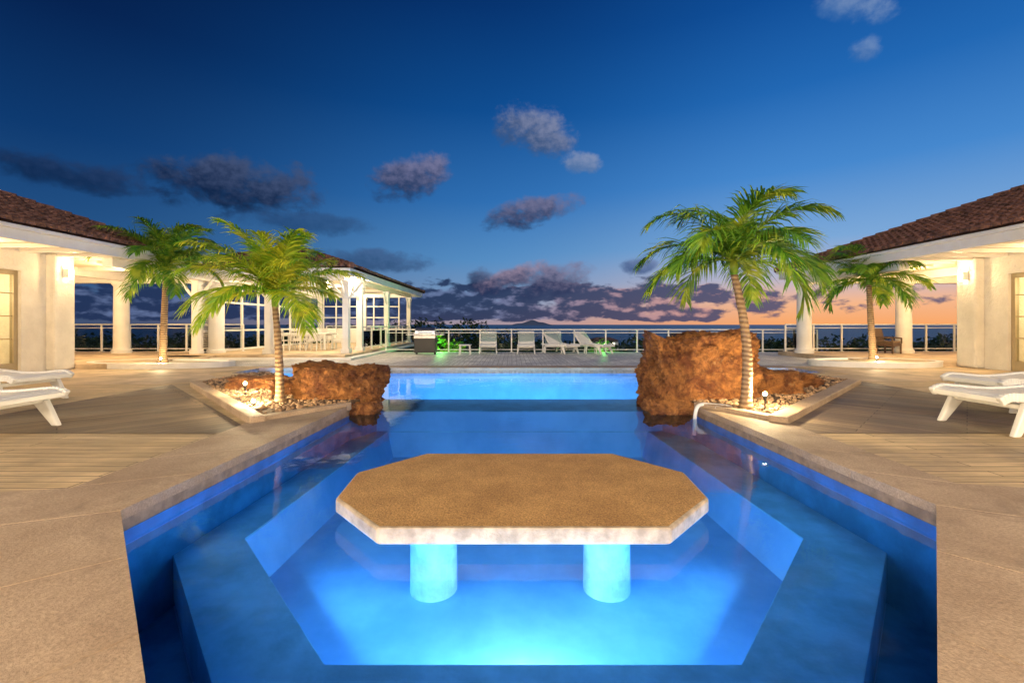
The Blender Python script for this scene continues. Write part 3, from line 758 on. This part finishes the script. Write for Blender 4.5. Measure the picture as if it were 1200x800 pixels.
# ------------------------------------------------------------------ vegetation masses
def foliage(name,blobs,leaf,seed,per=500,mat=None):
    rnd=random.Random(seed); mb=MB()
    for (x,y,z,rx,ry,rz) in blobs:
        for _ in range(per):
            v=Vector((rnd.gauss(0,1),rnd.gauss(0,1),rnd.gauss(0,1))).normalized()
            k=1+.35*noise.noise(v*2.2+Vector((x,y,z))); rr=rnd.uniform(.72,1.02)*k
            p=Vector((x+v.x*rx*rr,y+v.y*ry*rr,z+v.z*rz*rr))
            a=Vector((rnd.uniform(-1,1),rnd.uniform(-1,1),rnd.uniform(-.6,.6))).normalized(); b_=a.cross(v+Vector((rnd.uniform(-.6,.6),)*3)); 
            if b_.length<.05: continue
            b_.normalize(); s=leaf*rnd.uniform(.6,1.4)
            mb.add([p-a*s,p+b_*s*.45,p+a*s,p-b_*s*.45],[(0,1,2,3)])
    return mb.build(name,mat or M['bush'],merge=False)
rnd=random.Random(4)
bl=[]
for i in range(26):
    x=-26+i*2.1+rnd.uniform(-.8,.8); y=rnd.uniform(27,36); top=rnd.uniform(.1,.75)
    if -9<x<-1: top=rnd.uniform(1.5,2.1); y=rnd.uniform(31,36)
    r=rnd.uniform(1.3,2.2); bl.append((x,y,top-r*.9,r*1.2,r,r*.9))
foliage('hedge_shrubs',bl,.16,5,650)
bl=[]
for i in range(60):
    x=rnd.uniform(-95,105); y=rnd.uniform(55,95); r=rnd.uniform(3,5); top=rnd.uniform(-1.8,.6)
    if x<-15: top+=1.0
    if x>0: top-=1.6
    bl.append((x,y,top-r*.8,r*1.5,r,r*.8))
foliage('distant_tree_mass',bl,.45,6,520)
bl=[]
for i in range(60):
    x=rnd.uniform(-260,320); y=rnd.uniform(150,240); r=rnd.uniform(6,10); bl.append((x,y,rnd.uniform(-15,-10.),r*1.6,r,r*.8))
foliage('distant_tree_mass.001',bl,1.2,8,280)
foliage('lit_shrub',[(-4.0,23.2,.0,.9,.6,.85),(-2.9,23.4,-.2,.6,.5,.65)],.09,9,700,M['leafG'])
light('shrub_lamp','POINT',(-3.5,22.2,.5),140,(.25,1,.2),size=.05)
foliage('lit_shrub.001',[(4.6,23.0,-.2,.8,.5,.65)],.09,10,600,M['leafG'])
light('shrub_lamp.001','POINT',(4.5,22.2,.3),70,(.25,1,.2),size=.05)
def dhouse(nm,x,y,z,w,d,h):
    rt=root(nm,(x,y,z)); MB().box(x-w/2,x+w/2,y-d/2,y+d/2,z-6,z+h).build('walls',M['white'],rt)
    mb=MB(); mb.add([(x-w*.56,y-d*.6,z+h),(x+w*.56,y-d*.6,z+h),(x+w*.56,y+d*.6,z+h),(x-w*.56,y+d*.6,z+h),(x-w*.25,y,z+h+w*.12),(x+w*.25,y,z+h+w*.12)],[(0,1,5,4),(1,2,5),(2,3,4,5),(3,0,4),(0,3,2,1)]); mb.build('roof',M['tile'],rt)
    mb=MB()
    for k_ in(-.3,0,.3): mb.box(x+k_*w-w*.07,x+k_*w+w*.07,y-d/2-.06,y-d/2-.02,z+h*.3,z+h*.75)
    mb.build('windows',emis('house_window_'+nm,(1,.85,.6),3),rt)
dhouse('distant_house',46,120,-4.2,8,6,2.6); dhouse('distant_house.001',66,140,-5.0,9,6,2.8); dhouse('distant_house.002',28,140,-6.2,8,6,2.6)

# ------------------------------------------------------------------ sun (very soft warm fill, added from behind the camera) and world
sun=bpy.data.lights.new('sun','SUN'); sun.energy=1.25; sun.angle=R(35); sun.color=(1,.88,.76)
so=bpy.data.objects.new('sun',sun); scene.collection.objects.link(so); so.rotation_euler=(R(55),0,R(-20))

w=bpy.data.worlds.new('World'); scene.world=w; w.use_nodes=True; nt=NT(w.node_tree); nt.n.clear()
out=nt.node('ShaderNodeOutputWorld'); bg=nt.node('ShaderNodeBackground'); nt.l.new(bg.outputs[0],out.inputs[0])
tc=nt.node('ShaderNodeTexCoord').outputs['Generated']
sx=nt.node('ShaderNodeSeparateXYZ'); nt.l.new(tc,sx.inputs[0])
az=nt.math('MULTIPLY',nt.math('ARCTAN2',sx.outputs[0],sx.outputs[1]),180/math.pi)
el=nt.math('MULTIPLY',nt.math('ARCSINE',sx.outputs[2]),180/math.pi)
def ramp(stops):
    r=nt.node('ShaderNodeValToRGB'); cr=r.color_ramp
    nt.l.new(nt.math('DIVIDE',el,45,clamp=True),r.inputs[0])
    while len(cr.elements)<len(stops): cr.elements.new(.5)
    for e,(p,c_) in zip(cr.elements,stops): e.position=p/45; e.color=(*s2l(c_),1)
    return r.outputs[0]
Lr=ramp([(0,(62,78,108)),(3,(54,88,130)),(9,(34,80,132)),(17,(14,58,112)),(27,(6,34,80)),(38,(3,18,54)),(45,(3,14,42))])
Cr=ramp([(0,(170,150,160)),(2.5,(130,154,188)),(8,(86,142,196)),(15,(48,112,180)),(25,(16,78,146)),(35,(7,52,112)),(45,(4,38,88))])
Rr=ramp([(0,(250,168,104)),(2.2,(246,184,140)),(5,(186,182,200)),(9,(124,168,216)),(16,(70,136,206)),(24,(34,104,180)),(32,(16,78,152)),(45,(8,52,112))])
c1=nt.mix(nt.smooth(az,-48,2),Lr,Cr); c2=nt.mix(nt.smooth(az,-5,34),c1,Rr)
cen=nt.mix(nt.smooth(nt.math('ABSOLUTE',az),85,170),c2,s2l((16,38,78)))
cv=nt.node('ShaderNodeCombineXYZ'); nt.l.new(az,cv.inputs[0]); nt.l.new(el,cv.inputs[1])
vv=cv.outputs[0]
n1=nt.noise(nt.mapping(vv,scale=(.25,.55,1),loc=(1.3,2.1,0)),1,8,.56,.1)
n2=nt.noise(nt.mapping(vv,scale=(.25,.55,1),loc=(1.42,1.75,0)),1,8,.56,.1)
nlow=nt.noise(nt.mapping(vv,scale=(.05,.2,1),loc=(4,0,0)),1,3,.5)
band=nt.math('MULTIPLY',nt.smooth(el,-.5,1.),nt.math('SUBTRACT',1,nt.smooth(el,3.0,8.5)))
azf=nt.math('SUBTRACT',1,nt.math('MULTIPLY',nt.smooth(az,16,34),.45))
lowm=nt.smooth(nt.math('MULTIPLY_ADD',nt.math('MULTIPLY',band,azf),.42,nt.math('ADD',nt.math('MULTIPLY',n1,.8),nt.math('MULTIPLY',nlow,.2))),.75,.84)
shade=nt.smooth(nt.math('SUBTRACT',n2,n1),-.02,.16)
warmf=nt.smooth(az,-8,42)
darkc=nt.mix(warmf,s2l((34,50,86)),s2l((80,84,118))); litc=nt.mix(warmf,s2l((96,112,152)),s2l((240,170,146)))
lowc=nt.mix(shade,darkc,litc)
col=nt.mix(nt.math('MULTIPLY',lowm,.93),cen,lowc)
def P(px,py):
    return (math.degrees(math.atan((px-600)/533)),math.degrees(math.atan((380-py)/math.hypot(533,px-600))))
f1=nt.noise(nt.mapping(vv,scale=(.26,.36,1),loc=(3,7,0)),1,8,.6,.3); f2=nt.noise(nt.mapping(vv,scale=(.9,1.2,1),loc=(9,2,0)),1,5,.6)
fz=nt.math('ADD',nt.math('MULTIPLY',f1,1.7),nt.math('MULTIPLY',f2,.5))
def cloud(px,py,wx,hy,dark,lit,dens,tilt=0.):
    global col
    a,e=P(px,py); ra=wx/533*57.3*math.cos(R(a))**2; re=hy/533*57.3*math.cos(R(a))
    da=nt.math('SUBTRACT',az,a); de=nt.math('SUBTRACT',nt.math('SUBTRACT',el,e),nt.math('MULTIPLY',da,tilt))
    q=nt.math('ADD',nt.math('POWER',nt.math('ABSOLUTE',nt.math('DIVIDE',da,ra)),2),nt.math('POWER',nt.math('ABSOLUTE',nt.math('DIVIDE',de,re)),2))
    v=nt.math('SUBTRACT',fz,nt.math('MULTIPLY',q,.75))
    mk=nt.math('MULTIPLY',nt.smooth(v,.4,1.05),dens)
    sh=nt.smooth(nt.math('ADD',nt.math('ADD',nt.math('DIVIDE',de,re*1.2),nt.math('DIVIDE',da,ra*2.2)),nt.math('MULTIPLY',nt.math('SUBTRACT',f2,.5),2.)),-.7,.9)
    col=nt.mix(mk,col,nt.mix(sh,s2l(dark),s2l(lit)))
cloud(625,155,52,30,(62,84,122),(128,136,166),.88,-.15)
cloud(484,207,54,28,(38,56,92),(116,116,150),.92,.25)
cloud(622,250,64,20,(40,56,92),(112,112,144),.94,.18)
cloud(285,218,125,36,(14,32,64),(66,80,114),.92,.05)
cloud(90,205,120,24,(12,30,62),(38,56,92),.75,-.05)
cloud(680,192,28,14,(90,118,160),(140,152,182),.75)
cloud(1000,8,56,20,(74,116,174),(134,158,194),.65,-.3)
cloud(1012,60,24,15,(74,114,170),(126,152,192),.65)
cloud(360,262,100,16,(26,52,92),(48,76,118),.6)
cloud(440,305,80,16,(34,58,98),(64,88,130),.7)
cloud(565,328,20,18,(34,48,82),(88,100,134),.94)
cloud(600,326,50,18,(38,50,86),(150,132,154),.94,.35)
cloud(650,330,50,24,(38,50,86),(126,120,148),.92,.2)
cloud(750,312,24,12,(60,84,130),(110,128,168),.85)
nt.l.new(col,bg.inputs[0]); bg.inputs[1].default_value=1.0
w.cycles.sampling_method='MANUAL'; w.cycles.sample_map_resolution=256

# ------------------------------------------------------------------ camera
cam=bpy.data.cameras.new('camera'); co=bpy.data.objects.new('camera',cam); scene.collection.objects.link(co)
co.location=(0,0,1.3); co.rotation_euler=(R(90),0,0); cam.lens=16; cam.sensor_width=36; cam.shift_y=-.0167; cam.clip_start=.05; cam.clip_end=100000
scene.camera=co
scene.view_settings.view_transform='Standard'; scene.view_settings.look='None'; scene.view_settings.exposure=0
